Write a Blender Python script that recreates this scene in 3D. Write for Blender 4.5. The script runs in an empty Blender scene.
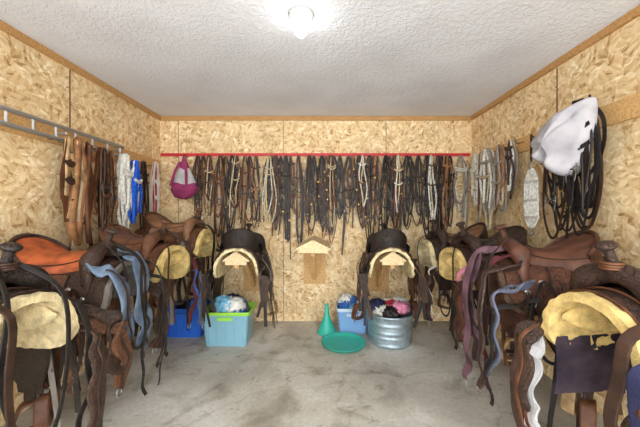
import bpy, math, random
from mathutils import Vector, Matrix, noise
XL,XR,YB,YF,ZC=-1.94,1.77,3.45,-0.7,2.433
sc=bpy.context.scene
sc.view_settings.view_transform='Standard'
sc.view_settings.exposure=0.0
def lin(c):
    r=[]
    for a in c[:3]:
        a/=255.0
        r.append(a/12.92 if a<=0.04045 else ((a+0.055)/1.055)**2.4)
    return (r[0],r[1],r[2],1)
# ------------------------------------------------------------ materials
def newmat(name):
    m=bpy.data.materials.new(name); m.use_nodes=True
    nt=m.node_tree; b=nt.nodes['Principled BSDF']
    return m,nt,b
def N(nt,t,**k):
    n=nt.nodes.new(t)
    for a,v in k.items(): setattr(n,a,v)
    return n
MC={}
def mat(kind,col,col2=None,rough=None):
    key=(kind,tuple(col),tuple(col2) if col2 else None,rough)
    if key in MC: return MC[key]
    m,nt,b=newmat('%s_%d_%d_%d'%((kind,)+tuple(col[:3])))
    L=nt.links
    P={'leather':(14,.5,.45,.25,90),'tooled':(11,.5,.45,.6,48),'fleece':(22,.95,.6,1.0,110),'cloth':(9,.9,.7,.5,200),'rope':(60,.85,.6,.8,300),
       'plastic':(5,.35,.92,.02,40),'metal':(20,.35,.75,.1,60),'wood':(8,.65,.7,.2,60)}[kind]
    tc=N(nt,'ShaderNodeTexCoord')
    no=N(nt,'ShaderNodeTexNoise'); no.inputs['Scale'].default_value=P[0]; no.inputs['Detail'].default_value=6
    L.new(tc.outputs['Object'],no.inputs['Vector'])
    if kind=='wood':
        mp=N(nt,'ShaderNodeMapping'); mp.inputs['Scale'].default_value=(1,8,8) 
        L.new(tc.outputs['Object'],mp.inputs['Vector']); L.new(mp.outputs[0],no.inputs['Vector'])
    c=lin(col); d=lin(col2) if col2 else tuple(x*P[2] for x in c[:3])+(1,)
    cr=N(nt,'ShaderNodeValToRGB'); cr.color_ramp.elements[0].position=.35; cr.color_ramp.elements[1].position=.62
    cr.color_ramp.elements[0].color=d; cr.color_ramp.elements[1].color=c
    L.new(no.outputs[0],cr.inputs[0]); colout=cr.outputs[0]
    bp=N(nt,'ShaderNodeBump'); bp.inputs['Strength'].default_value=P[3]; bp.inputs['Distance'].default_value=.006
    if kind=='tooled':
        v=N(nt,'ShaderNodeTexVoronoi',feature='DISTANCE_TO_EDGE'); v.inputs['Scale'].default_value=P[4]
        L.new(tc.outputs['Object'],v.inputs['Vector'])
        vr=N(nt,'ShaderNodeMapRange'); vr.inputs[1].default_value=0; vr.inputs[2].default_value=.12; vr.inputs[3].default_value=.45; vr.inputs[4].default_value=1.1
        L.new(v.outputs[0],vr.inputs[0])
        mm=N(nt,'ShaderNodeVectorMath',operation='SCALE'); L.new(colout,mm.inputs[0]); L.new(vr.outputs[0],mm.inputs['Scale']); colout=mm.outputs[0]
        L.new(vr.outputs[0],bp.inputs['Height'])
    else:
        n2=N(nt,'ShaderNodeTexNoise'); n2.inputs['Scale'].default_value=P[4]; n2.inputs['Detail'].default_value=3
        L.new(tc.outputs['Object'],n2.inputs['Vector'])
        L.new(n2.outputs[0],bp.inputs['Height'])
    L.new(colout,b.inputs['Base Color'])
    L.new(bp.outputs[0],b.inputs['Normal'])
    b.inputs['Roughness'].default_value=rough if rough is not None else P[1]
    if kind in('leather','tooled'): b.inputs['Specular IOR Level'].default_value=.34
    if kind in('cloth','fleece','rope'): b.inputs['Specular IOR Level'].default_value=.15
    if kind=='metal': b.inputs['Metallic'].default_value=.85
    MC[key]=m; return m
def osb_mat(name,axis):
    m,nt,b=newmat(name); L=nt.links
    tc=N(nt,'ShaderNodeTexCoord'); sp=N(nt,'ShaderNodeSeparateXYZ'); L.new(tc.outputs['Object'],sp.inputs[0])
    cb=N(nt,'ShaderNodeCombineXYZ'); L.new(sp.outputs[axis],cb.inputs[0]); L.new(sp.outputs[2],cb.inputs[1])
    outs=[]
    for i,(cs,sx,sy) in enumerate([(8,11,38),(12,15,54)]):
        ad=N(nt,'ShaderNodeVectorMath',operation='ADD'); ad.inputs[1].default_value=(i*3.7,i*1.9+axis*5.3,0)
        L.new(cb.outputs[0],ad.inputs[0])
        dn=N(nt,'ShaderNodeTexNoise'); dn.inputs['Scale'].default_value=14; L.new(ad.outputs[0],dn.inputs['Vector'])
        ds=N(nt,'ShaderNodeVectorMath',operation='MULTIPLY_ADD'); ds.inputs[1].default_value=(.05,.05,0)
        L.new(dn.outputs['Color'],ds.inputs[0]); L.new(ad.outputs[0],ds.inputs[2])
        v=N(nt,'ShaderNodeTexVoronoi'); v.inputs['Scale'].default_value=cs; L.new(ds.outputs[0],v.inputs['Vector'])
        sc_=N(nt,'ShaderNodeSeparateColor'); L.new(v.outputs['Color'],sc_.inputs[0])
        an=N(nt,'ShaderNodeMath',operation='MULTIPLY'); an.inputs[1].default_value=3.14159; L.new(sc_.outputs[0],an.inputs[0])
        vr=N(nt,'ShaderNodeVectorRotate',rotation_type='Z_AXIS'); L.new(ds.outputs[0],vr.inputs['Vector']); L.new(an.outputs[0],vr.inputs['Angle'])
        sm=N(nt,'ShaderNodeVectorMath',operation='MULTIPLY'); sm.inputs[1].default_value=(sx,sy,1); L.new(vr.outputs[0],sm.inputs[0])
        f=N(nt,'ShaderNodeTexVoronoi'); f.inputs['Scale'].default_value=1; L.new(sm.outputs[0],f.inputs['Vector'])
        s2=N(nt,'ShaderNodeSeparateColor'); L.new(f.outputs['Color'],s2.inputs[0])
        outs.append((s2.outputs[0],s2.outputs[1],f.outputs['Distance']))
    mx=N(nt,'ShaderNodeMath',operation='ADD'); L.new(outs[0][0],mx.inputs[0]); L.new(outs[1][0],mx.inputs[1])
    hf=N(nt,'ShaderNodeMath',operation='MULTIPLY'); hf.inputs[1].default_value=.5; L.new(mx.outputs[0],hf.inputs[0])
    cr=N(nt,'ShaderNodeValToRGB'); e=cr.color_ramp.elements
    e[0].position=.0; e[0].color=lin((150,108,66)); e[1].position=1; e[1].color=lin((250,238,210))
    for p,c in [(.16,(192,152,102)),(.3,(212,178,128)),(.52,(224,194,146)),(.78,(236,212,168))]:
        x=e.new(p); x.color=lin(c)
    L.new(hf.outputs[0],cr.inputs[0])
    bn=N(nt,'ShaderNodeTexNoise'); bn.inputs['Scale'].default_value=2.2; bn.inputs['Detail'].default_value=5; L.new(tc.outputs['Object'],bn.inputs['Vector'])
    br=N(nt,'ShaderNodeMapRange'); br.inputs[1].default_value=.3; br.inputs[2].default_value=.7; br.inputs[3].default_value=.84; br.inputs[4].default_value=1.06
    L.new(bn.outputs[0],br.inputs[0])
    mm=N(nt,'ShaderNodeVectorMath',operation='SCALE'); L.new(cr.outputs[0],mm.inputs[0]); L.new(br.outputs[0],mm.inputs['Scale'])
    L.new(mm.outputs[0],b.inputs['Base Color'])
    bp=N(nt,'ShaderNodeBump'); bp.inputs['Strength'].default_value=.4; bp.inputs['Distance'].default_value=.004
    L.new(hf.outputs[0],bp.inputs['Height']); L.new(bp.outputs[0],b.inputs['Normal']); b.inputs['Roughness'].default_value=.7
    return m
def concrete_mat():
    m,nt,b=newmat('concrete'); L=nt.links; tc=N(nt,'ShaderNodeTexCoord')
    def nz(s,d,w=0,off=0):
        n=N(nt,'ShaderNodeTexNoise'); n.inputs['Scale'].default_value=s; n.inputs['Detail'].default_value=d; n.inputs['Distortion'].default_value=w
        ad=N(nt,'ShaderNodeVectorMath',operation='ADD'); ad.inputs[1].default_value=(off,off,0)
        L.new(tc.outputs['Object'],ad.inputs[0]); L.new(ad.outputs[0],n.inputs['Vector']); return n
    a=nz(1.7,8,.6); cr=N(nt,'ShaderNodeValToRGB'); e=cr.color_ramp.elements
    e[0].position=.3; e[0].color=lin((156,150,139)); e[1].position=.68; e[1].color=lin((210,207,200)); x=e.new(.5); x.color=lin((188,183,172))
    L.new(a.outputs[0],cr.inputs[0])
    s=nz(3.5,9,1.0,7); sr=N(nt,'ShaderNodeValToRGB'); sr.color_ramp.elements[0].position=.3; sr.color_ramp.elements[1].position=.47
    sr.color_ramp.elements[0].color=(.5,.46,.4,1); sr.color_ramp.elements[1].color=(1,1,1,1); L.new(s.outputs[0],sr.inputs[0])
    mu=N(nt,'ShaderNodeMix',data_type='RGBA',blend_type='MULTIPLY'); mu.inputs[0].default_value=.75
    L.new(cr.outputs[0],mu.inputs[6]); L.new(sr.outputs[0],mu.inputs[7])
    # small dark scuffs
    q=nz(13,4,.5,11); qr=N(nt,'ShaderNodeValToRGB'); qr.color_ramp.elements[0].position=.28; qr.color_ramp.elements[1].position=.36
    qr.color_ramp.elements[0].color=(.55,.52,.48,1); qr.color_ramp.elements[1].color=(1,1,1,1); L.new(q.outputs[0],qr.inputs[0])
    m3=N(nt,'ShaderNodeMix',data_type='RGBA',blend_type='MULTIPLY'); m3.inputs[0].default_value=.7
    L.new(mu.outputs[2],m3.inputs[6]); L.new(qr.outputs[0],m3.inputs[7])
    dn=nz(5,5,0,3); ds=N(nt,'ShaderNodeVectorMath',operation='MULTIPLY_ADD'); ds.inputs[1].default_value=(.35,.35,0)
    L.new(dn.outputs['Color'],ds.inputs[0]); L.new(tc.outputs['Object'],ds.inputs[2])
    v=N(nt,'ShaderNodeTexVoronoi',feature='DISTANCE_TO_EDGE'); v.inputs['Scale'].default_value=.62; L.new(ds.outputs[0],v.inputs['Vector'])
    vr=N(nt,'ShaderNodeValToRGB'); vr.color_ramp.elements[0].position=.0; vr.color_ramp.elements[1].position=.005
    vr.color_ramp.elements[0].color=(.45,.42,.38,1); vr.color_ramp.elements[1].color=(1,1,1,1); L.new(v.outputs[0],vr.inputs[0])
    m2=N(nt,'ShaderNodeMix',data_type='RGBA',blend_type='MULTIPLY'); m2.inputs[0].default_value=.5
    L.new(m3.outputs[2],m2.inputs[6]); L.new(vr.outputs[0],m2.inputs[7])
    f=nz(45,6,0,2); fr=N(nt,'ShaderNodeMapRange'); fr.inputs[1].default_value=.3; fr.inputs[2].default_value=.7; fr.inputs[3].default_value=.86; fr.inputs[4].default_value=1.06
    L.new(f.outputs[0],fr.inputs[0]); mm=N(nt,'ShaderNodeVectorMath',operation='SCALE'); L.new(m2.outputs[2],mm.inputs[0]); L.new(fr.outputs[0],mm.inputs['Scale'])
    L.new(mm.outputs[0],b.inputs['Base Color'])
    rr=N(nt,'ShaderNodeMapRange'); rr.inputs[3].default_value=.42; rr.inputs[4].default_value=.8; L.new(a.outputs[0],rr.inputs[0]); L.new(rr.outputs[0],b.inputs['Roughness'])
    bp=N(nt,'ShaderNodeBump'); bp.inputs['Strength'].default_value=.2; bp.inputs['Distance'].default_value=.004
    L.new(s.outputs[0],bp.inputs['Height']); L.new(bp.outputs[0],b.inputs['Normal'])
    return m
def ceiling_mat():
    m,nt,b=newmat('textured_ceiling_paint'); L=nt.links; tc=N(nt,'ShaderNodeTexCoord')
    a=N(nt,'ShaderNodeTexNoise'); a.inputs['Scale'].default_value=38; a.inputs['Detail'].default_value=5; a.inputs['Distortion'].default_value=.8
    L.new(tc.outputs['Object'],a.inputs['Vector'])
    r=N(nt,'ShaderNodeValToRGB'); r.color_ramp.elements[0].position=.4; r.color_ramp.elements[1].position=.6; L.new(a.outputs[0],r.inputs[0])
    bp=N(nt,'ShaderNodeBump'); bp.inputs['Strength'].default_value=.5; bp.inputs['Distance'].default_value=.005
    L.new(r.outputs[0],bp.inputs['Height']); L.new(bp.outputs[0],b.inputs['Normal'])
    c=N(nt,'ShaderNodeTexNoise'); c.inputs['Scale'].default_value=2; c.inputs['Detail'].default_value=4; L.new(tc.outputs['Object'],c.inputs['Vector'])
    cr=N(nt,'ShaderNodeValToRGB'); cr.color_ramp.elements[0].position=.3; cr.color_ramp.elements[1].position=.7
    cr.color_ramp.elements[0].color=lin((208,209,213)); cr.color_ramp.elements[1].color=lin((224,226,231)); L.new(c.outputs[0],cr.inputs[0])
    L.new(cr.outputs[0],b.inputs['Base Color']); b.inputs['Roughness'].default_value=.7
    return m
def emis(name,col,s):
    m,nt,b=newmat(name); b.inputs['Base Color'].default_value=(1,1,1,1)
    b.inputs['Emission Color'].default_value=col; b.inputs['Emission Strength'].default_value=s; return m
# ------------------------------------------------------------ mesh builder
def V(*a): return Vector(a)
def cat(pts,n=5,closed=False):
    pts=[Vector(p) for p in pts]; k=len(pts); out=[]
    rng=range(k) if closed else range(k-1)
    for i in rng:
        if closed: p0,p1,p2,p3=pts[(i-1)%k],pts[i],pts[(i+1)%k],pts[(i+2)%k]
        else: p0,p1,p2,p3=pts[max(i-1,0)],pts[i],pts[i+1],pts[min(i+2,k-1)]
        for j in range(n):
            t=j/n
            out.append(.5*((2*p1)+(p2-p0)*t+(2*p0-5*p1+4*p2-p3)*t*t+(3*p1-p0-3*p2+p3)*t**3))
    if not closed: out.append(pts[-1])
    return out
class MB:
    def __init__(s): s.v=[];s.f=[];s.m=[];s.sm=[];s.mats=[]
    def mi(s,m):
        if m not in s.mats: s.mats.append(m)
        return s.mats.index(m)
    def face(s,idx,mi,sm): s.f.append(idx);s.m.append(mi);s.sm.append(sm)
    def grid(s,G,m,sm=True,cu=False,cv=False):
        b=len(s.v); R=len(G); C=len(G[0]); k=s.mi(m)
        for r in G: s.v+= [tuple(p) for p in r]
        for i in range(R if cu else R-1):
            for j in range(C if cv else C-1):
                i2=(i+1)%R; j2=(j+1)%C
                s.face((b+i*C+j,b+i*C+j2,b+i2*C+j2,b+i2*C+j),k,sm)
    def slab(s,T,B,m,sm=True):
        s.grid(T,m,sm); s.grid([list(reversed(r)) for r in B],m,sm)
        s.grid([T[0],B[0]],m,False); s.grid([T[-1],B[-1]],m,False)
        s.grid([[r[0] for r in T],[r[0] for r in B]],m,False); s.grid([[r[-1] for r in T],[r[-1] for r in B]],m,False)
    def tube(s,pts,r,m,n=6,closed=False,caps=True):
        pts=[Vector(p) for p in pts]; K=len(pts); G=[]; ref=None
        for i,p in enumerate(pts):
            a=pts[(i-1)%K] if closed or i>0 else p; c=pts[(i+1)%K] if closed or i<K-1 else p
            T=(c-a)
            T=T.normalized() if T.length>1e-9 else Vector((0,0,1))
            if ref is None: ref=T.orthogonal().normalized()
            ref=(ref-T*ref.dot(T)); ref=ref.normalized() if ref.length>1e-6 else T.orthogonal().normalized()
            B=T.cross(ref); rr=r[i] if isinstance(r,(list,tuple)) else r
            G.append([p+(ref*math.cos(2*math.pi*j/n)+B*math.sin(2*math.pi*j/n))*rr for j in range(n)])
        b=len(s.v); s.grid(G,m,True,cu=closed,cv=True)
        if caps and not closed:
            k=s.mi(m); s.face(tuple(range(b,b+n)),k,False); s.face(tuple(range(b+(K-1)*n,b+K*n)),k,False)
    def ribbon(s,pts,w,t,m,nrm=None,side=None,closed=False):
        pts=[Vector(p) for p in pts]; K=len(pts); G=[]
        for i,p in enumerate(pts):
            a=pts[(i-1)%K] if closed or i>0 else p; c=pts[(i+1)%K] if closed or i<K-1 else p
            T=(c-a); T=T.normalized() if T.length>1e-9 else Vector((0,0,1))
            if side is not None:
                S=Vector(side); S=S-T*S.dot(T); S=S.normalized() if S.length>1e-5 else T.orthogonal().normalized()
            else:
                S=T.cross(Vector(nrm)); S=S.normalized() if S.length>1e-5 else T.orthogonal().normalized()
            Nn=S.cross(T); ww=w[i] if isinstance(w,(list,tuple)) else w
            G.append([p+S*ww/2+Nn*t*.2,p+S*ww*.38+Nn*t/2,p-S*ww*.38+Nn*t/2,p-S*ww/2+Nn*t*.2,p-S*ww/2-Nn*t/2,p+S*ww/2-Nn*t/2])
        b=len(s.v); s.grid(G,m,False,cu=closed,cv=True)
        if not closed:
            k=s.mi(m); s.face(tuple(range(b,b+6)),k,False); s.face(tuple(range(b+(K-1)*6,b+K*6)),k,False)
    def box(s,c,d,m,rot=None):
        b=len(s.v); k=s.mi(m); c=Vector(c); R=rot or Matrix.Identity(3)
        for x in (-1,1):
            for y in (-1,1):
                for z in (-1,1): s.v.append(tuple(c+R@Vector((x*d[0]/2,y*d[1]/2,z*d[2]/2))))
        for q in [(0,1,3,2),(4,6,7,5),(0,4,5,1),(2,3,7,6),(0,2,6,4),(1,5,7,3)]: s.face(tuple(b+i for i in q),k,False)
    def rev(s,prof,m,c=(0,0,0),n=24,sm=True):
        G=[[Vector(c)+Vector((r*math.cos(2*math.pi*j/n),r*math.sin(2*math.pi*j/n),z)) for j in range(n)] for r,z in prof]
        s.grid(G,m,sm,cv=True)
    def blob(s,c,r,seed,m,amp=.25,fr=3.0,n=18):
        c=Vector(c); G=[]
        for i in range(n+1):
            ph=math.pi*i/n; row=[]
            for j in range(n*2):
                th=math.pi*j/n; d=Vector((math.sin(ph)*math.cos(th),math.sin(ph)*math.sin(th),math.cos(ph)))
                q=1+amp*(abs(noise.noise(d*fr+Vector((seed*7.3,seed*3.1,seed))))*-2.2+.5)+amp*.35*noise.noise(d*fr*3+Vector((seed,0,0)))
                row.append(c+Vector((d.x*r[0]*q,d.y*r[1]*q,d.z*r[2]*q)))
            G.append(row)
        s.grid(G,m,True,cv=True)
    def build(s,name,loc=(0,0,0),rz=0,rx=0,ry=0):
        me=bpy.data.meshes.new(name); me.from_pydata(s.v,[],s.f)
        for m in s.mats: me.materials.append(m)
        me.polygons.foreach_set('material_index',s.m); me.polygons.foreach_set('use_smooth',s.sm); me.update()
        o=bpy.data.objects.new(name,me); sc.collection.objects.link(o); o.location=loc; o.rotation_euler=(rx,ry,rz); return o
# ------------------------------------------------------------ palettes
METAL=mat('metal',(170,168,162)); DMETAL=mat('metal',(110,106,100)); BRASS=mat('metal',(180,145,85))
BLK=mat('leather',(38,32,29)); DBR=mat('leather',(64,43,32)); BR=mat('leather',(102,63,40)); RBR=mat('leather',(122,66,40)); TAN=mat('leather',(156,108,68))
LTAN=mat('leather',(196,160,115)); GREY=mat('cloth',(140,132,125)); WHITE=mat('cloth',(232,228,220)); CREAM=mat('cloth',(222,205,175))
ROPEW=mat('rope',(228,224,214)); ROPEC=mat('rope',(205,188,155)); ROPEG=mat('rope',(160,152,142)); ROPEB=mat('rope',(45,42,42))
WOOD=mat('wood',(214,168,108)); WOODD=mat('wood',(176,128,76)); PLY=mat('wood',(232,204,158)); RED=mat('plastic',(196,36,46),rough=.5)
BLUE=mat('cloth',(60,110,190)); NAVY=mat('cloth',(48,50,78)); DENIM=mat('cloth',(120,138,160),(72,86,108)); PINK=mat('cloth',(205,130,155)); MAUVE=mat('cloth',(150,60,100))
PURP=mat('cloth',(116,86,96),(72,52,58)); SLATE=mat('cloth',(100,104,122)); REDC=mat('cloth',(180,45,55)); TEALC=mat('cloth',(60,150,150)); PADG=mat('cloth',(190,188,190)); MAR=mat('cloth',(98,50,54))
# ------------------------------------------------------------ room
def boxobj(name,c,d,m):
    b=MB(); b.box((0,0,0),d,m); return b.build(name,c)
T=.1
boxobj('floor',((XL+XR)/2,(YB+YF)/2,-T/2),(XR-XL+2*T,YB-YF+2*T,T),concrete_mat())
boxobj('ceiling',((XL+XR)/2,(YB+YF)/2,ZC+T/2),(XR-XL+2*T,YB-YF+2*T,T),ceiling_mat())
boxobj('wall_back',((XL+XR)/2,YB+T/2,ZC/2),(XR-XL+2*T,T,ZC),osb_mat('osb_back',0))
boxobj('wall_left',(XL-T/2,(YB+YF)/2,ZC/2),(T,YB-YF,ZC),osb_mat('osb_left',1))
boxobj('wall_right',(XR+T/2,(YB+YF)/2,ZC/2),(T,YB-YF,ZC),osb_mat('osb_right',1))
TRM=mat('wood',(190,144,88))
boxobj('trim_1',((XL+XR)/2,YB-.012,ZC-.024),(XR-XL,.024,.048),TRM)
boxobj('trim_2',(XL+.012,(YB+YF)/2-.012,ZC-.024),(.024,YB-YF-.024,.048),TRM)
boxobj('trim_3',(XR-.012,(YB+YF)/2-.012,ZC-.024),(.024,YB-YF-.024,.048),TRM)
SEAM=mat('wood',(120,92,62))
k=4
for (x,y,d) in [(XL+.002,2.22,(.004,.01,2.38)),(XR-.002,2.19,(.004,.01,2.38)),(.75,YB-.002,(.007,.004,2.38)),(-.47,YB-.002,(.005,.004,2.38)),(-1.72,YB-.002,(.005,.004,2.38))]:
    boxobj('trim_%d'%k,(x,y,1.19),d,SEAM); k+=1  # thin dark strips laid on the walls to stand for panel seam grooves
# ceiling lamp
b=MB(); PORC=mat('plastic',(190,189,186))
b.rev([(0,0),(.072,0),(.072,-.012),(.062,-.022),(.042,-.03),(.03,-.045),(.0,-.045)],PORC,n=28)
bm=emis('bulb_glow',(1,.98,.96,1),34)
b.rev([(.0001,-.045),(.02,-.05),(.034,-.066),(.039,-.088),(.034,-.11),(.02,-.124),(.0001,-.128)],bm,n=20)
b.build('ceiling_bulb_lamp',(-.127,1.68,ZC))
# ------------------------------------------------------------ saddle rack
def rack(name,loc,rz,L=.62,hw=.13,gable=True,brace=True):
    b=MB(); c=math.atan2(.085,hw)
    WD=PLY if gable else WOODD
    for sg in (-1,1):
        ln=math.hypot(hw,.085)
        R=Matrix.Rotation(-sg*c,3,'X')
        b.box((L/2+.002,sg*hw/2,-.0425-.01),(L,ln,.018),WD,R)
    tri=[V(0,-hw+.02,-.13),V(0,hw-.02,-.13),V(0,hw-.02,-.085),V(0,.0,-.018),V(0,-hw+.02,-.085)]
    if gable:
        for x in (L-.02,.002):
            f=[p+V(x,0,0) for p in tri]; g=[p+V(x+.018,0,0) for p in tri]; n0=len(b.v); kk=b.mi(PLY)
            b.v+=[tuple(p) for p in f+g]; b.face((0+n0,1+n0,2+n0,3+n0,4+n0),kk,False); b.face((9+n0,8+n0,7+n0,6+n0,5+n0),kk,False)
            for i in range(5): j=(i+1)%5; b.face((n0+i,n0+j,n0+5+j,n0+5+i),kk,False)
    b.box((L/2,0,-.12),(L-.05,.04,.09),WOOD)
    if brace:
        R=Matrix.Rotation(-math.radians(45),3,'Y'); b.box((.24,0,-.31),(.5,.038,.06),WOOD,R)
    b.box((.012,0,-.32),(.02,.26,.5),WOOD)
    return b.build(name,loc,rz)
# ------------------------------------------------------------ saddle
def drape(x,s,off,R=.172,th=1.42):
    a=abs(s); sg=1 if s>=0 else -1
    q=min(a/R,th); y=R*math.sin(q); z=-R*(1-math.cos(q))
    if a>R*th: d=a-R*th; y+=d*math.cos(q); z-=d*math.sin(q)
    return V(x,sg*(y+math.sin(q)*off),z+math.cos(q)*off)
def corner(a,S,r):
    if a>S-r:
        d=min(a-(S-r),r); return r-math.sqrt(max(r*r-d*d,0))
    return 0
def panel(b,xr,s0,s1,off,th,m,ns=24,nx=10,amp=0,seed=0,fr=22,edge=None):
    Tg=[];Bg=[]
    for i in range(ns+1):
        s=s0+(s1-s0)*i/ns; x0,x1=xr(s); r=[];q=[]
        for j in range(nx+1):
            x=x0+(x1-x0)*j/nx; n=amp*noise.noise(V(x*fr+seed,s*fr,seed)) if amp else 0
            r.append(drape(x,s,off+th+n)); q.append(drape(x,s,off+n*.5))
        Tg.append(r);Bg.append(q)
    b.slab(Tg,Bg,m)
    if edge:
        P=[r[0] for r in Tg]+Tg[-1][1:-1]+[r[-1] for r in reversed(Tg)]+list(reversed(Tg[0][1:-1]))
        Q=[P[0]]
        for p in P[1:]:
            if (p-Q[-1]).length>.006: Q.append(p)
        b.tube(Q,.0045,edge,5,closed=True)
def saddle(seed,loc,rz,seat,skirt,fleece,blanket=None,cinch=None,roll=None,extra=3,fender=None,front=None,horncoil=None,back=None,tilt=0,name='western_saddle',ft=.024,edge=None,pad=None):
    g=random.Random(seed); b=MB(); fender=fender or skirt; roll=roll or skirt; thin=BLK if seed%2 else DBR
    edge=edge or DBR
    if blanket: # hangs down each side below the fleece
        for sg in (-1,1):
            panel(b,lambda s:(-.34,.27+.015*math.sin(s*14)),sg*.31,sg*.6,-.012,.008,blanket,20,18,.016,seed,9)
    FS=.385 if pad else .37
    panel(b,lambda s:(-.37+corner(abs(s),FS,.13),(.335 if pad else .325)-corner(abs(s),FS,.14)),-FS,FS,-.01 if pad else 0,ft+(.01 if pad else 0),fleece,44,34,.016,seed,30)
    if pad:
        for sg in (-1,1):
            G=[]
            for i in range(11):
                x=-.3+.6*i/10; row=[]
                for j in range(14):
                    a=j/14*2*math.pi; c=drape(x,sg*.19,-.03)
                    e=max(.12,1-abs(2*i/10-1)**4)
                    nn=.010*noise.noise(V(x*20,j*.9,seed))
                    row.append(c+V(0,(.03+nn)*e*math.cos(a),(.075+nn*2)*e*math.sin(a)))
                G.append(row)
            b.grid(G,fleece,cv=True)
            n0=len(b.v)-14; b.face(tuple(range(n0,n0+14)),b.mi(fleece),True)
    o=ft
    panel(b,lambda s:(-.35+corner(abs(s),.35,.13),.295-corner(abs(s),.35,.13)),-.35,.35,o,.010,skirt,40,14,.003,seed,8,edge)
    panel(b,lambda s:(-.335+corner(abs(s),.25,.1),-.06-corner(abs(s),.25,.12)),-.25,.25,o+.011,.007,roll,28,10,0,0,22,edge)
    panel(b,lambda s:(-.04+corner(abs(s),.27,.08),.22-corner(abs(s),.27,.08)),-.27,.27,o+.012,.007,skirt,28,10,0,0,22,edge)
    rim=lambda t:V(-.27+.13*t*t,.18*math.sin(t*1.35),.185-.12*t*t)
    G=[]
    for i in range(19):
        v=i/18; row=[]
        for j in range(21):
            t=-1+j/10; r=rim(t)
            f=V(.15,.095*t,.11-.05*t*t)
            p=f.lerp(r,v); zz=.07-.045*t*t+(.045*(1-v)**3)+(r.z-.07+.03*t*t)*v**3.2
            row.append(V(p.x,p.y*(1-.12*math.sin(v*math.pi)),zz))
        G.append(row)
    b.grid(G,seat)
    for sg in (0,-1):
        top=[r[sg] for r in G]; bot=[V(p.x,p.y*1.18,p.z-.09) for p in top]
        mid=[(p+q)/2+V(0,.02*(1 if p.y>0 else -1),.012) for p,q in zip(top,bot)]
        b.grid([top,mid,bot],seat)
        b.tube([p+V(0,0,.003) for p in top],.004,edge,5)
    rp=[rim(-1+j/10) for j in range(21)]
    back_=[V(p.x-.015-.03*(1-(-1+j/10)**2),p.y*.9,-.172*(1-math.sqrt(max(0,1-(min(abs(p.y)*.9,.165)/.172)**2)))+.025) for j,p in enumerate(rp)]
    midb=[(p*.5+q*.5)+V(-.012,0,0) for p,q in zip(rp,back_)]
    b.grid([[p+V(-.012,0,-.003) for p in rp],midb,back_],roll)
    b.tube(rp,[.009+.008*(1-abs(-1+j/10)) for j in range(21)],roll,8)
    fp=cat([V(.2,-.165,-.11),V(.195,-.158,-.02),V(.19,-.13,.05),V(.19,-.07,.09),V(.19,0,.105),V(.19,.07,.09),V(.19,.13,.05),V(.195,.158,-.02),V(.2,.165,-.11)],4)
    n=len(fp); fr=[.03+.02*math.exp(-((abs(i/(n-1)-.5)-.22)/.1)**2)+.012*math.exp(-((i/(n-1)-.5)/.15)**2) for i in range(n)]
    b.tube(fp,fr,seat if seed in(4,6) else skirt,12)
    b.tube(cat([V(.2,0,.11),V(.215,0,.16),V(.235,0,.205)],4),[.034,.03,.026,.022,.019,.018,.018,.019,.02],skirt,10)
    R=Matrix.Rotation(math.radians(16),3,'Y')
    G=[[V(.238,0,.215)+R@V(r*math.cos(a*math.pi/8),r*math.sin(a*math.pi/8)*.95,z) for a in range(16)] for r,z in [(.0001,.014),(.026,.013),(.036,.004),(.037,-.004),(.03,-.012),(.0001,-.014)]]
    b.grid(G,skirt,cv=True)
    for zz in (.125,.135,.146): b.tube([V(.205+zz*.05+.036*math.cos(a*math.pi/6),.036*math.sin(a*math.pi/6),zz) for a in range(12)],.006,edge,5,closed=True)
    o+=.024
    for sg in (-1,1):
        xc=g.uniform(-.04,.04); s1=g.uniform(.58,.68)
        def fx(s,xc=xc,s1=s1):
            a=(abs(s)-.13)/(s1-.13); w=.06+.075*math.sin(min(1,max(0,(a-.12)/.75))*math.pi) if a<.87 else .045
            w=max(w,.028) ; return (xc-w-.03*a,xc+w+.02*a)
        panel(b,fx,sg*.13,sg*s1,o-.002,.007,fender,22,6,.006,seed,10,edge)
        e=drape(xc,sg*s1,o+.002)
        b.ribbon([e+V(0,0,.02),e+V(0,0,-.06)],.05,.012,fender,nrm=(0,1,0))
        b.box(tuple(e+V(0,sg*.01,-.02)),(.06,.012,.022),METAL)
        Rz=Matrix.Rotation(g.uniform(-1.2,1.2),3,'Z')
        st=cat([V(-.03,0,-.05),V(-.056,0,-.1),V(-.07,0,-.165),V(-.052,0,-.19),V(.052,0,-.19),V(.07,0,-.165),V(.056,0,-.1),V(.03,0,-.05)],4,closed=True)
        b.ribbon([e+Rz@p for p in st],.06,.014,LTAN if seed%3==0 else BR,side=Rz@V(0,1,0),closed=True)
        for (cx,cs) in [(-.26,.16),(-.1,.2),(.12,.2),(.2,.24)]:
            p=drape(cx,sg*cs,o); q=drape(cx,sg*cs,o+.006)
            b.tube([p,q],[.016,.012],METAL,10)
            if g.random()<.85:
                l=g.uniform(.18,.45); dx=g.uniform(-.03,.03)
                for q in (0,.014):
                    b.ribbon(cat([drape(cx+q,sg*cs,o+.008),drape(cx+q+dx,sg*(cs+l*.5),o+.016),drape(cx+q+dx*1.5,sg*(cs+l),o+.014)],4),.008,.003,thin,nrm=(0,1,0))
        for i in range(extra):
            cx=g.choice([.2,.17,-.2,-.24,.1,-.1,.0])+g.uniform(-.02,.02); l=g.uniform(.4,.75); dx=g.uniform(-.06,.06)
            mm=g.choice([BLK,DBR,BR,thin,fender,GREY]); w=g.uniform(.018,.036)
            b.ribbon(cat([drape(cx,sg*.2,o+.01),drape(cx+dx*.3,sg*.35,o+.016+.01*i),drape(cx+dx,sg*(.35+(l-.15)*.5),o+.014),drape(cx+dx*.7,sg*(.2+l),o+.006)],5),w,.005,mm,nrm=(0,1,0))
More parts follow.
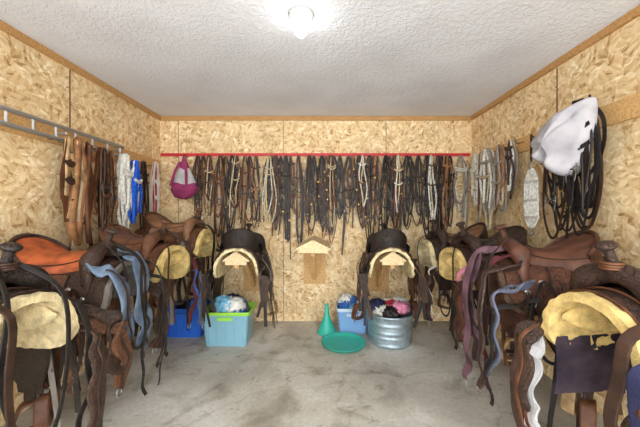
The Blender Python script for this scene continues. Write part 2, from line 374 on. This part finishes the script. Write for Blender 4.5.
        for i in range(1):
            cx=g.uniform(-.1,.2); l=g.uniform(.3,.5); ww=g.uniform(.04,.09); mm=g.choice([BLK,DBR,thin])
            b.ribbon(cat([drape(cx,sg*.2,o+.03),drape(cx-ww,sg*(.2+l*.5),o+.035),drape(cx-ww*.5,sg*(.2+l),o+.03),drape(cx+ww*.5,sg*(.2+l*.97),o+.03),drape(cx+ww,sg*(.2+l*.45),o+.035)],5,True),.018,.004,mm,nrm=(0,1,0),closed=True)
        for cx in (.19,-.2):
            c=drape(cx,sg*.3,o+.006)
            b.tube([c+V(.026*math.cos(a*math.pi/6),0,.026*math.sin(a*math.pi/6)) for a in range(12)],.004,METAL,5,closed=True)
    for i,(mm,w,s,l) in enumerate(front or []):
        y0=drape(.2,s,o).y; j=lambda a:g.uniform(-a,a); x2=.355+.012*i
        p=[drape(.17,s*.9,o+.03),drape(.25,s,o+.03),V(x2-.005,y0*1.04,drape(.2,s,o).z-.04),V(x2+.01+j(.01),y0*1.05+j(.03),-l*.5),V(x2+j(.015),y0+j(.05),-l*.8),V(x2+j(.02),y0+j(.06),-l)]
        q=cat(p,7); ws=[w*(.5+.6*math.sin(min(1,k/len(q)*1.15)*math.pi*.62))*(1+.18*math.sin(k*.9+i)) for k in range(len(q))]
        q=[pp+V(.010*math.sin(k*.8+i),.008*math.sin(k*.55+i*2),0) for k,pp in enumerate(q)]
        b.ribbon(q,ws if w>.04 else w,.014 if w>.05 else .005,mm,nrm=(1,.25*math.sin(i*2.3),0))
        if w>.06:
            b.ribbon([pp+V(.011,0,0) for pp in q],.018,.006,edge,nrm=(1,.25*math.sin(i*2.3),0))
        if w>.035:
            c=q[-1]+V(0,0,-.02)
            b.tube([c+V(0,.022*math.cos(a*math.pi/6),.022*math.sin(a*math.pi/6)) for a in range(12)],.004,METAL,5,closed=True)
    for i,(mm,r,l) in enumerate(horncoil or []):
        ww=g.uniform(.07,.13); j=lambda a:g.uniform(-a,a); x2=.37+.012*i
        p=[V(.2,.0,.15),V(.25,ww*.5,.12),V(x2-.01,ww,0),V(x2,ww*1.05+j(.02),-l*.5),V(x2,ww*.5+j(.02),-l),V(x2,-ww*.5+j(.02),-l*.97),V(x2,-ww*1.1+j(.02),-l*.5),V(x2-.01,-ww,0),V(.25,-ww*.5,.12)]
        if r>.012: b.ribbon(cat(p,5,True),r,.005,mm,nrm=(1,0,0),closed=True)
        else: b.tube(cat(p,5,True),r,mm,6,closed=True)
    for i,(mm,w,s,l) in enumerate(back or []):
        y0=drape(-.2,s,o).y; x2=-.37-.01*i; j=lambda a:g.uniform(-a,a)
        p=[drape(-.2,s*.9,o+.012),drape(-.28,s,o+.012),V(x2+.03,y0*1.06,drape(0,s,o).z-.03),V(x2,y0*1.08+j(.03),-l*.5),V(x2+j(.02),y0+j(.06),-l)]
        b.ribbon(cat(p,6),w,.005,mm,nrm=(1,0,0))
    return b.build(name,loc,rz,rx=tilt)
FL1=mat('fleece',(230,210,164)); FL2=mat('fleece',(228,198,130)); FL3=mat('fleece',(120,112,104)); FLB=mat('fleece',(92,70,56))
S_OR=mat('leather',(186,94,52)); S_BR=mat('leather',(118,78,56)); S_DK=mat('leather',(62,48,42)); S_BK=mat('leather',(42,37,36),rough=.42); S_RB=mat('leather',(104,66,50)); S_TN=mat('leather',(144,102,72))
T_BR=mat('tooled',(116,76,52)); T_DK=mat('tooled',(72,52,42)); T_BK=mat('tooled',(52,42,37)); T_RB=mat('tooled',(98,60,44)); T_TN=mat('tooled',(156,112,76))
ZS=.96
xl=XL+.42; xr=XR-.42
rd=math.radians
saddle(1,(xl+.02,1.2,ZS-.03),rd(-6),S_DK,T_BK,FL1,extra=4,pad=True,front=[(BLK,.03,.18,.7),(BLK,.03,-.24,.8),(T_DK,.09,-.34,.7),(DBR,.03,-.1,.8),(T_DK,.08,.32,.72)],horncoil=[(BLK,.02,.55)])
saddle(2,(xl,1.76,ZS+.0),rd(4),S_OR,T_DK,FL3,extra=4,fender=T_BR,front=[(DENIM,.13,.06,.56),(DENIM,.12,-.12,.62),(T_DK,.07,-.29,.6),(DBR,.05,.3,.75),(BLK,.03,.0,.8),(T_BR,.08,-.35,.6),(BLK,.025,.15,.85)],horncoil=[(BLK,.02,.5)],tilt=rd(4))
saddle(3,(xl+.02,2.36,ZS+.04),rd(-8),S_BR,T_BR,FL2,extra=4,pad=True,front=[(MAR,.05,.2,.65),(BLUE,.035,.26,.68),(T_DK,.09,-.33,.66),(BLK,.03,-.26,.75),(SLATE,.05,.32,.7)],horncoil=[(DBR,.016,.42)])
saddle(4,(xl+.04,2.93,ZS+.14),rd(-4),S_TN,T_BR,FL2,extra=4,pad=True,front=[(T_DK,.07,.3,.6),(T_DK,.06,-.3,.66),(BLK,.03,.0,.8)])
saddle(5,(xr+.0,1.16,ZS-.02),math.pi+rd(5),S_DK,T_DK,FL2,pad=True,blanket=mat('cloth',(74,62,72),(44,38,48)),extra=4,fender=T_DK,front=[(PADG,.12,-.33,.66),(T_DK,.09,-.27,.75),(T_DK,.1,.32,.72),(DBR,.04,.16,.7),(NAVY,.05,.24,.74)],edge=BR)
saddle(6,(xr,1.8,ZS+.02),math.pi+rd(-5),S_RB,T_RB,FLB,extra=4,fender=T_RB,front=[(PURP,.10,-.08,.66),(MAR,.04,.08,.72),(SLATE,.07,.22,.6),(T_RB,.10,-.26,.62),(BLK,.03,.3,.75),(T_DK,.07,.14,.7),(PURP,.05,.0,.76)],horncoil=[(DBR,.025,.5),(BLK,.016,.4)])
saddle(7,(xr,2.38,ZS+.02),math.pi+rd(7),S_DK,T_DK,FL2,pad=True,extra=4,front=[(PADG,.06,.24,.55),(PINK,.035,.2,.6),(WHITE,.04,-.26,.58),(T_DK,.08,-.32,.66),(BLK,.03,.3,.7)],horncoil=[(BLK,.014,.5)])
saddle(8,(xr+.0,2.95,ZS+.03),math.pi+rd(3),S_TN,T_DK,FL1,pad=True,extra=4,front=[(T_DK,.06,.3,.65),(T_BR,.06,-.3,.68),(BLK,.03,.0,.75)])
bk=[(BLK,.03,.33,.55),(DBR,.03,.4,.62),(BLK,.025,-.34,.6),(BLK,.03,-.42,.68),(DBR,.02,-.25,.5),(BLK,.02,.28,.66),(T_DK,.06,.38,.4),(T_DK,.06,-.38,.45)]
saddle(9,(-.81,YB-.46,ZS-.02),math.pi/2+rd(3),S_BK,T_BK,FL1,extra=6,back=bk)
saddle(10,(.65,YB-.46,ZS-.02),math.pi/2+rd(-4),S_BK,T_BK,FL1,extra=6,fender=T_BR,back=bk)
for (y,z) in [(1.2,-.03),(1.76,0),(2.36,.04),(2.93,.14)]: rack('saddle_rack',(XL+.001,y,ZS+z-.04),0,.5,.1,False)
for (y,z) in [(1.16,-.02),(1.8,.02),(2.38,.02),(2.95,.03)]: rack('saddle_rack',(XR-.001,y,ZS+z-.04),math.pi,.5,.1,False)
rack('saddle_rack',(-.81,YB-.001,ZS-.03),-math.pi/2,.76,.12); rack('saddle_rack',(.65,YB-.001,ZS-.03),-math.pi/2,.76,.12); rack('saddle_rack',(-.1,YB-.001,ZS+.06),-math.pi/2,.6,.17)
# ------------------------------------------------------------ bridle rail + bridles
b=MB(); b.box((0,0,.012),(3.66,.018,.034),RED)
xs=[]; x=-1.45
g=random.Random(5)
while x<1.5:
    xs.append(x); x+=g.uniform(.085,.15)
allh=[-1.72,-1.6]+xs+[1.6]
for x in allh:
    xx=x+.09
    b.tube(cat([V(xx,-.009,.0),V(xx,-.03,-.022),V(xx,-.05,-.02),V(xx,-.055,.0)],3),.004,RED,6)
b.build('bridle_rail',(-.09,YB-.0095,1.965))
HZ=1.947
def hang(seed,L,mats,loc,rz=0,name='bridle',w=(.02,.055),nl=(3,4),rope=False,sw=(.01,.018),tails=2,bit=True,metal=None):
    g=random.Random(seed); b=MB(); y=-.012; MT=metal or DMETAL
    def lay(pts,m,wd,closed):
        if rope or g.random()<.25: b.tube(cat(pts,4,closed),wd*.4,m,6,closed=closed)
        else: b.ribbon(cat(pts,4,closed),wd,.004,m,nrm=(0,1,0),closed=closed)
    n=g.randint(*nl)
    for i in range(n):
        ww=g.uniform(*w); l=L*g.uniform(.5,1); dx=g.uniform(-.025,.025); y-=g.uniform(.005,.011); m=g.choice(mats); j=lambda a:g.uniform(-a,a)
        pts=[V(0,y,.002),V(-ww*.45+j(.006),y,-.05),V(-ww+j(.018),y+j(.006),-l*.4),V(-ww*.9+dx+j(.018),y,-l*.78),V(-ww*.3+dx,y,-l),V(ww*.45+dx,y,-l*.97),V(ww+dx+j(.018),y+j(.006),-l*.68),V(ww*.9+j(.018),y,-l*.33),V(ww*.4,y,-.045)]
        lay(pts,m,g.uniform(*sw),True)
    for i in range(tails):
        l=L*g.uniform(.6,1.05); dx=g.uniform(-w[1],w[1]); y-=.004; m=g.choice(mats)
        lay([V(0,y,.0),V(dx*.6,y,-l*.25),V(dx+g.uniform(-.025,.025),y,-l*.6),V(dx*.9+g.uniform(-.035,.035),y,-l)],m,g.uniform(*sw),False)
    for i in range(2):
        z=-L*g.uniform(.1,.5); ww=w[1]*.9; y-=.002
        lay([V(-ww,y,z+.01),V(-ww*.4,y-.006,z-.012),V(ww*.4,y-.006,z-.014),V(ww,y,z+.008)],g.choice(mats),sw[1],False)
    if bit:
        z=-L*g.uniform(.38,.7); y-=.008; ww=g.uniform(.03,.045)
        for sg in (-1,1):
            b.tube([V(sg*ww+.018*math.cos(a*math.pi/6),y+.004*math.sin(a),z+.02*math.sin(a*math.pi/6)) for a in range(12)],.0026,MT,5,closed=True)
            b.tube(cat([V(sg*ww,y,z+.04),V(sg*ww*1.05,y,z),V(sg*ww*1.15,y-.01,z-.045),V(sg*ww*.9,y-.012,z-.075)],3),.0036,MT,6)
        b.tube([V(-ww,y,z),V(0,y-.006,z+.006),V(ww,y,z)],.005,MT,6)
    for i in range(3):
        b.box((g.choice([-1,1])*g.uniform(w[0],w[1]),y-.002,-L*g.uniform(.1,.8)),(.016,.004,.013),g.choice([DMETAL,BRASS]))
    return b.build(name,loc,rz)
pal=[[BLK,BLK,DBR],[BLK,DBR,BR],[DBR,BR,BLK],[BLK,DBR,BR,TAN],[BR,RBR,DBR],[DBR,BLK,BLK],[BLK,DBR,TAN],[BLK,RBR,DBR]]
for i,x in enumerate(xs):
    g=random.Random(i*13+1)
    hang(i*7+3,g.uniform(.82,1.2),g.choice(pal),(x,YB-.06,HZ),0,nl=(3,4),w=(.02,.062))
    if i%4!=1: hang(i*7+1003,g.uniform(.6,1.05),g.choice(pal),(x+.05,YB-.03,HZ),0,tails=2,nl=(2,3))
for q,(xx,l) in enumerate([(1.24,.85),(-1.3,.8),(-.62,.9),(.1,.95),(.86,.8),(-1.0,.7),(.45,.75)]): hang(950+q,l,[ROPEC if q%2 else ROPEW,ROPEC,BR],(xx,YB-.1,HZ),0,name='rope_halter',rope=True,w=(.02,.05),nl=(2,2),sw=(.016,.022),bit=False,tails=1)
hang(900,.95,[ROPEG,ROPEW,GREY],(1.6,YB-.05,HZ),0,name='rope_halter',rope=True,w=(.03,.09),nl=(4,5),sw=(.02,.026),bit=False)
def mask():
    b=MB(); MG=mat('cloth',(190,188,186))
    def ring(z,rx,ry,k): return [V(rx*math.cos(a*math.pi/12)*(1+.08*math.sin(a*1.7+k)),-.09+ry*math.sin(a*math.pi/12),z+.012*math.sin(a*.9)) for a in range(24)]
    prof=[(-.02,.012,.01),(-.08,.03,.025),(-.16,.06,.04),(-.24,.1,.055),(-.33,.135,.065),(-.4,.15,.07)]
    R=[ring(z,x,y,i*.4) for i,(z,x,y) in enumerate(prof)]
    b.grid(R[:3],MAUVE,cv=True); b.grid(R[2:5],MG,cv=True); b.grid(R[4:],MAUVE,cv=True)
    R2=[ring(-.4,.15,.07,2.0),ring(-.47,.11,.06,2.4),ring(-.5,.02,.02,2.8)]
    b.grid(R2,MAUVE,cv=True)
    b.ribbon(cat([V(-.03,-.12,-.08),V(-.075,-.15,-.2),V(-.12,-.16,-.36)],5),.03,.004,MAUVE,nrm=(0,1,0))
    b.ribbon(cat([V(.03,-.12,-.08),V(.05,-.15,-.2),V(.06,-.165,-.36)],5),.03,.004,MAUVE,nrm=(0,1,0))
    b.tube(cat([V(0,-.04,.01),V(-.02,-.07,.0),V(0,-.09,-.03)],3),.006,MAUVE,6)
    return b.build('horse_fly_mask',(-1.6,YB-.02,1.95))
mask()
# ------------------------------------------------------------ side-wall boards and rail
boxobj('hanging_board',(XL+.0115,1.37,1.84),(.022,4.1,.12),WOOD)
boxobj('hanging_board',(XR-.0115,1.37,1.885),(.022,4.1,.13),WOOD)
b=MB()
GAL=mat('plastic',(204,208,214),rough=.3)
for z in (.045,-.045): b.tube([V(0,-1.35,z),V(0,1.3,z)],.0145,GAL,10)
y=-1.3
while y<1.3:
    b.tube([V(0,y,.045),V(0,y,-.045)],.007,GAL,8); y+=.16
for y in (-1.2,-.2,.7,1.25): b.tube([V(0,y,.01),V(-.055,y,.01)],.01,GAL,8)
b.build('metal_tack_rail',(XL+.08,1.4,1.85))
L90=math.pi/2; R90=-math.pi/2
b=MB()
for y in (2.02,2.1,2.19,2.3,2.42,2.58,2.9,3.1): b.tube(cat([V(0,y,0),V(.08,y,-.01),V(.12,y,.0),V(.125,y,.02)],3),.004,DMETAL,6)
b.build('tack_hooks',(XL+.023,0,1.8))
xw=XL+.13
hang(21,.62,[BR,DBR,LTAN],(xw,2.02,1.8),L90,name='leather_girth',w=(.01,.03),nl=(2,3),sw=(.03,.05),tails=3,bit=False)
hang(22,.85,[LTAN,CREAM,TAN],(xw,2.11,1.8),L90,name='leather_girth',w=(.01,.03),nl=(2,3),sw=(.05,.075),tails=4,bit=False)
hang(26,.78,[BR,RBR,DBR],(xw,2.2,1.8),L90,name='leather_girth',w=(.01,.03),nl=(2,3),sw=(.035,.05),tails=4,bit=False)
hang(23,.8,[BLK,DBR,BR],(xw,2.32,1.8),L90,name='bridle',w=(.02,.05),nl=(4,5),sw=(.016,.026),tails=4)
hang(28,.7,[DBR,TAN,BR],(xw,2.43,1.8),L90,name='bridle',w=(.02,.05),nl=(3,4),sw=(.014,.02),tails=3)
RB=mat('rope',(40,96,200),(30,70,170))
hang(24,.68,[ROPEW,ROPEW,ROPEW],(xw,2.58,1.8),L90,name='rope_halter',rope=True,w=(.03,.06),nl=(5,6),sw=(.03,.045),bit=False,tails=4)
hang(27,.55,[RB,RB,RB,ROPEW],(xw+.05,2.66,1.76),L90,name='lead_rope',rope=True,w=(.015,.05),nl=(4,5),sw=(.028,.038),bit=False,tails=3)
hang(29,.8,[BLK,BR,DBR],(xw-.02,2.9,1.8),L90,name='bridle',w=(.02,.05),nl=(3,4),sw=(.014,.022),tails=3)
hang(25,.75,[WHITE,REDC,WHITE,WHITE],(xw-.02,3.1,1.82),L90,name='halter',w=(.02,.05),nl=(3,4),sw=(.025,.035),bit=False,tails=3)
# right side
b=MB()
for y in (3.12,2.98,2.86,2.68,2.52,2.32,2.1,1.85): b.tube(cat([V(0,y,0),V(-.05,y,-.01),V(-.075,y,.0),V(-.08,y,.02)],3),.004,DMETAL,6)
b.build('tack_hooks',(XR-.023,0,1.9))
xw=XR-.1
hang(31,.6,[ROPEW,ROPEC],(xw,3.12,1.91),R90,name='rope_halter',rope=True,w=(.03,.08),nl=(4,5),sw=(.026,.036),bit=False,tails=3)
hang(37,.75,[ROPEG,ROPEC,BR],(xw,2.98,1.91),R90,name='rope_halter',rope=True,w=(.03,.07),nl=(3,4),sw=(.02,.03),bit=False,tails=3)
hang(32,.78,[ROPEW,ROPEC,ROPEG],(xw,2.86,1.91),R90,name='rope_halter',rope=True,w=(.04,.11),nl=(6,7),sw=(.022,.036),bit=False,tails=4)
hang(35,.68,[ROPEC,ROPEG,TAN],(xw,2.68,1.91),R90,name='rope_halter',rope=True,w=(.03,.08),nl=(4,5),sw=(.02,.03),bit=False,tails=4)
hang(38,.5,[ROPEW,GREY,DBR],(xw,2.52,1.91),R90,name='lead_rope',rope=True,w=(.02,.05),nl=(3,4),sw=(.02,.028),bit=False,tails=2)
hang(33,.85,[BLK,BLK,ROPEB,DBR],(xw,1.8,1.98),R90,name='bridle',w=(.03,.12),nl=(9,10),sw=(.014,.026),tails=7)
hang(34,.8,[BLK,BLK,DBR],(xw,1.98,1.91),R90,name='bridle',w=(.04,.12),nl=(8,9),sw=(.012,.02),tails=5)
b=MB(); WC=mat('rope',(238,236,228))
for i in range(13):
    x=-.07+i*.0117
    b.tube(cat([V(x*.25,-.02,-.26),V(x*.8,-.02,-.32),V(x,-.022+.003*math.sin(i*2),-.42),V(x,-.02,-.58),V(x*.8,-.02,-.66),V(x*.25,-.02,-.71)],3),.0055,WC,5)
for z in (-.36,-.5,-.63): b.box((0,-.02,z),(.15,.016,.018),mat('rope',(205,200,190)))
for z in (-.235,-.735): b.tube([V(.03*math.cos(a*math.pi/8),-.02,z+.03*math.sin(a*math.pi/8)) for a in range(16)],.005,METAL,6,closed=True)
b.ribbon([V(0,-.02,0),V(0,-.02,-.21)],.022,.004,DBR,nrm=(0,1,0))
b.build('string_cinch',(XR-.17,2.2,1.88),R90)
def bag():
    b=MB(); out=[(.19,.24),(.1,.22),(-.03,.19),(-.16,.12),(-.25,.04),(-.23,-.05),(-.13,-.15),(-.02,-.23),(.07,-.22),(.13,-.13),(.17,.0),(.195,.12)]
    out=[(x*.94,z*.94) for x,z in out]
    o=cat([V(x,0,z) for x,z in out],4,True); G=[]
    for k in range(17):
        a=k/16*math.pi/2; f=math.cos(a); row=[]
        for i,p in enumerate(o):
            c=V(-.02,0,.0); q=c+(p-c)*max(f,.001)
            ang=math.atan2(p.z-.24,p.x-.19)
            fold=.03*math.sin(ang*14)*f**.5+.05*noise.noise(V(q.x*8,k*.15,q.z*8))
            row.append(V(q.x,-.03-.17*math.sin(a)+fold*abs(math.sin(a*2))**.5 if f>.05 else -.2,q.z))
        G.append(row)
    G.insert(0,[V(-.02+(p.x+.02)*.9,-.005,p.z*.9) for p in o])
    b.grid(G,mat('cloth',(180,177,181),(158,155,160)),cv=True)
    b.tube(cat([V(.15,-.05,.18),V(.14,-.03,.25),V(.11,.0,.19)],3),.006,ROPEB,5)
    return b.build('cloth_bag',(XR-.14,1.88,1.74),R90)
bag()
# ------------------------------------------------------------ floor items
def tote(name,loc,w,d,h,body,rim,cl,seed,rz=0):
    b=MB()
    def ring(k,z,r=.03):
        hw,hd=w/2*k,d/2*k; P=[]
        for (cx,cy,a0) in [(hw-r,hd-r,0),(-hw+r,hd-r,90),(-hw+r,-hd+r,180),(hw-r,-hd+r,270)]:
            for a in range(0,91,30):
                q=math.radians(a0+a); P.append(V(cx+r*math.cos(q),cy+r*math.sin(q),z))
        return P
    k1=.86
    b.grid([ring(.01,.0),ring(k1,.0),ring(.95,h*.75),ring(.97,h-.03)],body,cv=True,sm=False)
    b.grid([ring(.97,h-.03),ring(1.03,h-.03),ring(1.04,h-.005),ring(1.02,h+.004),ring(.97,h),ring(.93,h-.03),ring(.82,.012),ring(.01,.012)],rim,cv=True,sm=False)
    for i in range(5):
        x=-w*.36+i*w*.18; b.box((x,-d/2*.93,h*.42),(.012,.012,h*.6),body)
    b.box((0,-d/2*1.0,h-.06),(.14,.02,.03),rim)
    g=random.Random(seed)
    for i,m in enumerate(cl):
        x=g.uniform(-w*.26,w*.26); y=g.uniform(-d*.22,d*.22)
        b.blob((x,y,h*.82+g.uniform(-.02,.11)),(w*g.uniform(.18,.25),d*g.uniform(.2,.26),g.uniform(.06,.1)),seed+i,m,.45,3.2)
    return b.build(name,loc,rz)
TB=mat('plastic',(128,172,190),rough=.3); LIME=mat('plastic',(150,210,70),rough=.4); PB=mat('plastic',(36,96,196),rough=.35); LB=mat('cloth',(120,180,210))
tote('storage_tote',(-.94,2.93,0),.46,.32,.33,TB,LIME,[WHITE,NAVY,DENIM,WHITE,LB,GREY,BLUE,WHITE,NAVY,WHITE,WHITE],3)
tote('plastic_bin',(-1.44,3.12,0),.4,.3,.3,PB,PB,[NAVY,BLUE,BLK],8)
tote('plastic_bin',(.32,3.2,0),.34,.28,.27,mat('plastic',(120,160,205)),mat('plastic',(190,205,220)),[DENIM,WHITE,BLUE,NAVY,WHITE,TEALC,LB,BLUE,WHITE],12)
b=MB(); GT=mat('metal',(190,208,220),rough=.45)
n=.205
pr=[(.001,.004),(n-.005,.0)]
z=0.01
while z<.27:
    pr+=[(n+z*.06,z),(n+z*.06+(.006 if int(z*100)%6<3 else 0),z+.012)]; z+=.024
pr+=[(.226,.285),(.236,.292),(.238,.302),(.230,.308),(.222,.302),(.216,.28),(.2,.02),(.001,.018)]
b.rev(pr,GT,n=40)
for sg in (-1,1): b.tube(cat([V(sg*.225,-.05,.25),V(sg*.255,-.04,.235),V(sg*.258,.04,.235),V(sg*.225,.05,.25)],4),.006,DMETAL,6)
for i,(m,x,y) in enumerate([(WHITE,-.08,-.05),(REDC,.03,.03),(PINK,.09,-.06),(BLK,-.02,-.1),(DENIM,-.1,.08),(WHITE,.12,.07),(S_OR,.02,-.02),(WHITE,0,.1),(NAVY,-.13,0)]):
    b.blob((x,y,.31+.02*(i%3)),(.09,.08,.06),40+i,m,.45,3.2)
b.build('galvanized_tub',(.67,2.92,0))
TEAL=mat('plastic',(50,170,150),rough=.4)
b=MB(); b.rev([(.001,.004),(.17,.0),(.2,.012),(.21,.03),(.216,.032),(.216,.037),(.205,.036),(.194,.018),(.165,.01),(.001,.01)],TEAL,n=36)
b.build('rubber_feed_pan',(.2,2.83,0))
b=MB(); b.rev([(.105,.0),(.108,.008),(.1,.015),(.035,.17),(.028,.19),(.02,.3),(.014,.31),(.014,.3),(.022,.19),(.03,.165),(.095,.01)],TEAL,n=28)
b.build('plastic_funnel',(.04,3.12,0))
# ------------------------------------------------------------ camera, light
cd=bpy.data.cameras.new('camera'); co=bpy.data.objects.new('camera',cd); sc.collection.objects.link(co)
co.location=(0,0,1.28); co.rotation_euler=(math.pi/2,0,0); cd.lens=16.31; cd.sensor_width=36; cd.shift_x=-.0047; cd.clip_start=.02
sc.camera=co
w=bpy.data.worlds.new('world'); sc.world=w; w.use_nodes=True
bg=w.node_tree.nodes['Background']; bg.inputs[0].default_value=(.94,.98,1.0,1); bg.inputs[1].default_value=6.5
